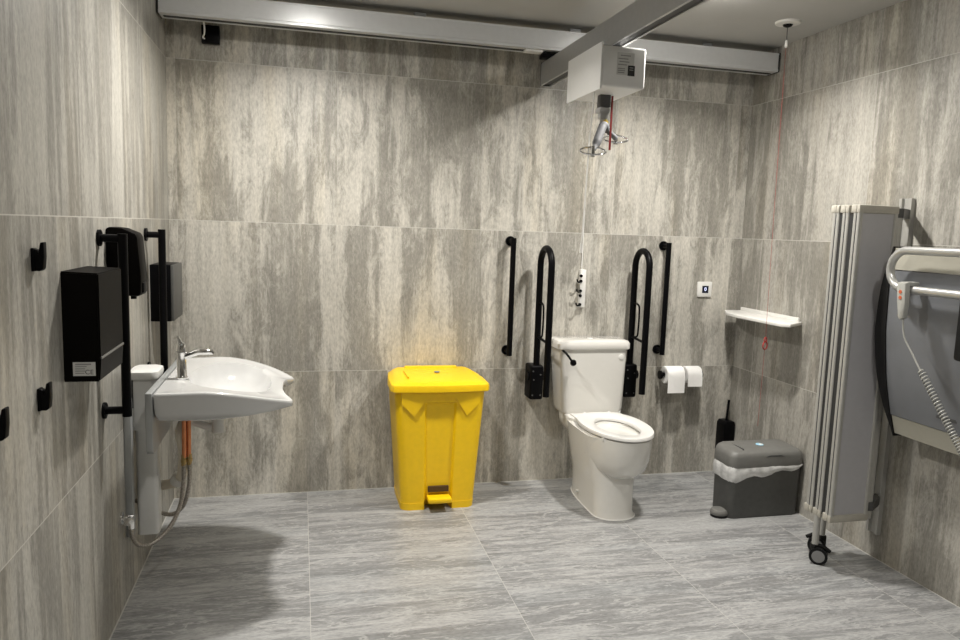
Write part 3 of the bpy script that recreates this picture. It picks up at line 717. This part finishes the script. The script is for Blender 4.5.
# ------------------------------------------------------------------ wall-folded changing bench
YE = -1.46
def xs(z):      # face of the folded bench (bows into the room and leans on the wall at the bottom)
    P = [(1.475, 3.078), (1.31, 3.072), (1.12, 3.078), (.99, 3.094), (.89, 3.111), (.767, 3.142), (.665, 3.175)]
    for (za, xa), (zb, xb) in zip(P, P[1:]):
        if z >= zb: return xa+(xb-xa)*(za-z)/(za-zb)
    return P[-1][1]
def build_bench():
    t = thing('changing_bench', 'grey padded changing bench folded up against right wall, with silver side rail', 'changing bench', (W, -2.1, .66))
    ya, yn = YE, -3.05
    def slab(name, za, zb, y0, y1, m, d0=0., d1=.055, n=12):
        zz = [za+(zb-za)*k/n for k in range(n+1)]
        poly = [(xs(z)+d0, z) for z in zz]+[(min(xs(z)+d1, W-.02), z) for z in reversed(zz)]
        return obj(name, prism(BM(), poly, 'y', y0, y1), m, t, 30)
    slab('bed_pad', .752, 1.376, yn, ya, 'bed', 0., .05)
    slab('lower_edge_strip', .668, .749, yn, ya, 'cream', .004, .05, 3)
    slab('upper_edge_strip', 1.380, 1.470, yn, ya, 'cream', .004, .05, 3)
    # black end band, bowed outwards
    n = 24; rings = []
    for k in range(n+1):
        u = k/n; z = .655+(1.476-.655)*u; w = .062*(1-(2*u-1)**2)**.8+.012
        x = xs(z)-.004; rings.append([Vector((x, ya, z)), Vector((x+.004, ya+w*.6, z)), Vector((x+.014, ya+w, z)), Vector((x+.06, ya+w, z)), Vector((x+.06, ya, z))])
    b = BM(); loft(b, rings); obj('end_band', b, 'rubber', t, 40)
    # side rail: a long tube loop
    xr, zt, zb, ye = 3.025, 1.462, 1.306, -1.585; r = (zt-zb)/2
    pts = [(xr, yn, zt), (xr, -2.2, zt), (xr, ye, zt)]+[(xr, ye+r*math.sin(a), zt-r+r*math.cos(a)) for a in [PI*k/14 for k in range(1, 14)]]+[(xr, ye, zb), (xr, -2.2, zb), (xr, yn, zb)]
    sr = obj('side_rail', tube(BM(), pts, .0165, 16), 'tube', t)
    for y in (-2.05, -2.9): obj('rail_bracket', box(BM(), xr-.005, 3.10, y-.02, y+.02, zb-.015, zb+.015, .004), 'black', t)
    obj('black_handle_pad', box(BM(), 3.03, 3.082, -2.05, -1.838, 1.06, 1.318, .012), 'rubber', t)
    # folded support behind
    for y in (-1.75, -2.6): obj('wall_bracket', box(BM(), 3.13, W, y-.05, y+.05, .80, 1.35, .006), 'gear', t)
build_bench()

def build_control():
    xr, y = 3.025, -1.612
    t = thing('hand_control', 'grey hand control with orange buttons hooked on the bench\'s silver rail', 'remote control', (xr, y, 1.17))
    poly = [(-.022, 1.335), (.022, 1.335), (.020, 1.25), (.012, 1.195), (-.006, 1.185), (-.014, 1.20), (-.020, 1.26)]
    b = BM(); prism(b, [(y-p[0]-(1.335-p[1])*.10, p[1]) for p in poly], 'x', xr-.042, xr-.0175, .004); bd = obj('handset', b, 'coil', t)
    obj('rail_clip', box(BM(), xr-.03, xr+.028, y-.02, y+.016, 1.323, 1.338, .003), 'coil', t)
    b = BM(); cyl(b, (xr-.044, y-.002, 1.298), (xr-.041, y-.002, 1.298), .0075, seg=14); obj('button', b, 'orangebtn', bd)
    b = BM(); cyl(b, (xr-.044, y-.004, 1.275), (xr-.041, y-.004, 1.275), .0075, seg=14); obj('button', b, 'orangebtn', bd)
    obj('straight_cord', tube(BM(), smoothpath([(xr-.03, y-.016, 1.19), (xr-.028, y-.03, 1.12), (xr-.022, y-.07, 1.06), (xr-.018, y-.118, .995)]), .0035, 8), 'coil', t)
    p0, p1 = Vector((xr-.018, y-.118, .998)), Vector((xr-.0, y-.44, .60)); d = (p1-p0); L = d.length; d.normalize()
    a = d.cross(Vector((1, 0, 0))).normalized(); c = d.cross(a); turns = 46; pts = []
    for k in range(turns*10+1):
        q = k/(turns*10); th = 2*PI*turns*q; sag = Vector((0, -.02*math.sin(PI*q), -.03*math.sin(PI*q)))
        pts.append(p0+d*L*q+sag+a*math.cos(th)*.0115+c*math.sin(th)*.0115)
    obj('cord_tail', tube(BM(), smoothpath([pts[-1], p1+Vector((.02, -.05, -.01)), (3.14, -2.12, .57), (W, -2.16, .56)]), .0035, 8), 'coil', t)
    obj('coiled_cord', tube(BM(), pts, .0033, 6), 'coil', t)
build_control()

# ------------------------------------------------------------------ lighting: recessed ceiling downlights
def downlight(x, y, power, label, lens='lamp'):
    t = thing('ceiling_downlight', label, 'ceiling light', (x, y, H-.012), 'recessed ceiling downlights')
    b = BM(); R = [[Vector((x+r*math.cos(2*PI*k/32), y+r*math.sin(2*PI*k/32), z)) for k in range(32)] for r, z in ((.095, H), (.095, H-.006), (.088, H-.010), (.072, H-.006), (.072, H))]
    loft(b, R+[R[0]], (False, False)); obj('trim_ring', b, 'white', t)
    obj('lens', disc_stack(BM(), (x, y, H-.004), [(0, .003), (.073, .003), (.072, -.004), (.060, -.018), (.035, -.028), (0, -.032)]), lens, t)
    l = bpy.data.lights.new('downlight_lamp', 'AREA'); l.shape = 'DISK'; l.size = .13; l.energy = power; l.color = (1., .965, .905); l.spread = math.radians(150)
    o = bpy.data.objects.new('downlight_lamp', l); C.objects.link(o); o.location = (x, y, H-.040); o.parent = None
P0 = 31
downlight(.70, -.95, P0, 'round white downlight above the washbasin')
downlight(2.48, -.985, P0, 'round white downlight above the toilet')
downlight(.95, -2.90, P0*.30, 'round white downlight, on the left behind the photographer\'s view', 'lamp_dim')
downlight(2.30, -2.90, P0*.42, 'round white downlight above the changing bench', 'lamp_dim')
w = bpy.data.worlds.new('World'); bpy.context.scene.world = w; w.use_nodes = True
w.node_tree.nodes['Background'].inputs[0].default_value = (.02, .02, .02, 1)

# ------------------------------------------------------------------ camera
cam = bpy.data.cameras.new('Camera'); co = bpy.data.objects.new('Camera', cam); C.objects.link(co)
cam.sensor_width = 36; cam.lens = 728.14/960*36; cam.clip_start = .02
yaw, pitch, roll_ = .2432, .1240, -.0338
fwd = Vector((math.sin(yaw)*math.cos(pitch), math.cos(yaw)*math.cos(pitch), -math.sin(pitch))); right = Vector((math.cos(yaw), -math.sin(yaw), 0)); down = fwd.cross(right)
r2 = right*math.cos(roll_)+down*math.sin(roll_); d2 = -right*math.sin(roll_)+down*math.cos(roll_)
mm = Matrix((( r2.x, -d2.x, -fwd.x, .6579), (r2.y, -d2.y, -fwd.y, -4.0318), (r2.z, -d2.z, -fwd.z, 1.4894), (0, 0, 0, 1)))
co.matrix_world = mm
sc = bpy.context.scene; sc.camera = co
vs = sc.view_settings; vs.view_transform = 'Standard'; vs.look = 'None'; vs.gamma = 1; vs.use_curve_mapping = False; vs.exposure = 0.0
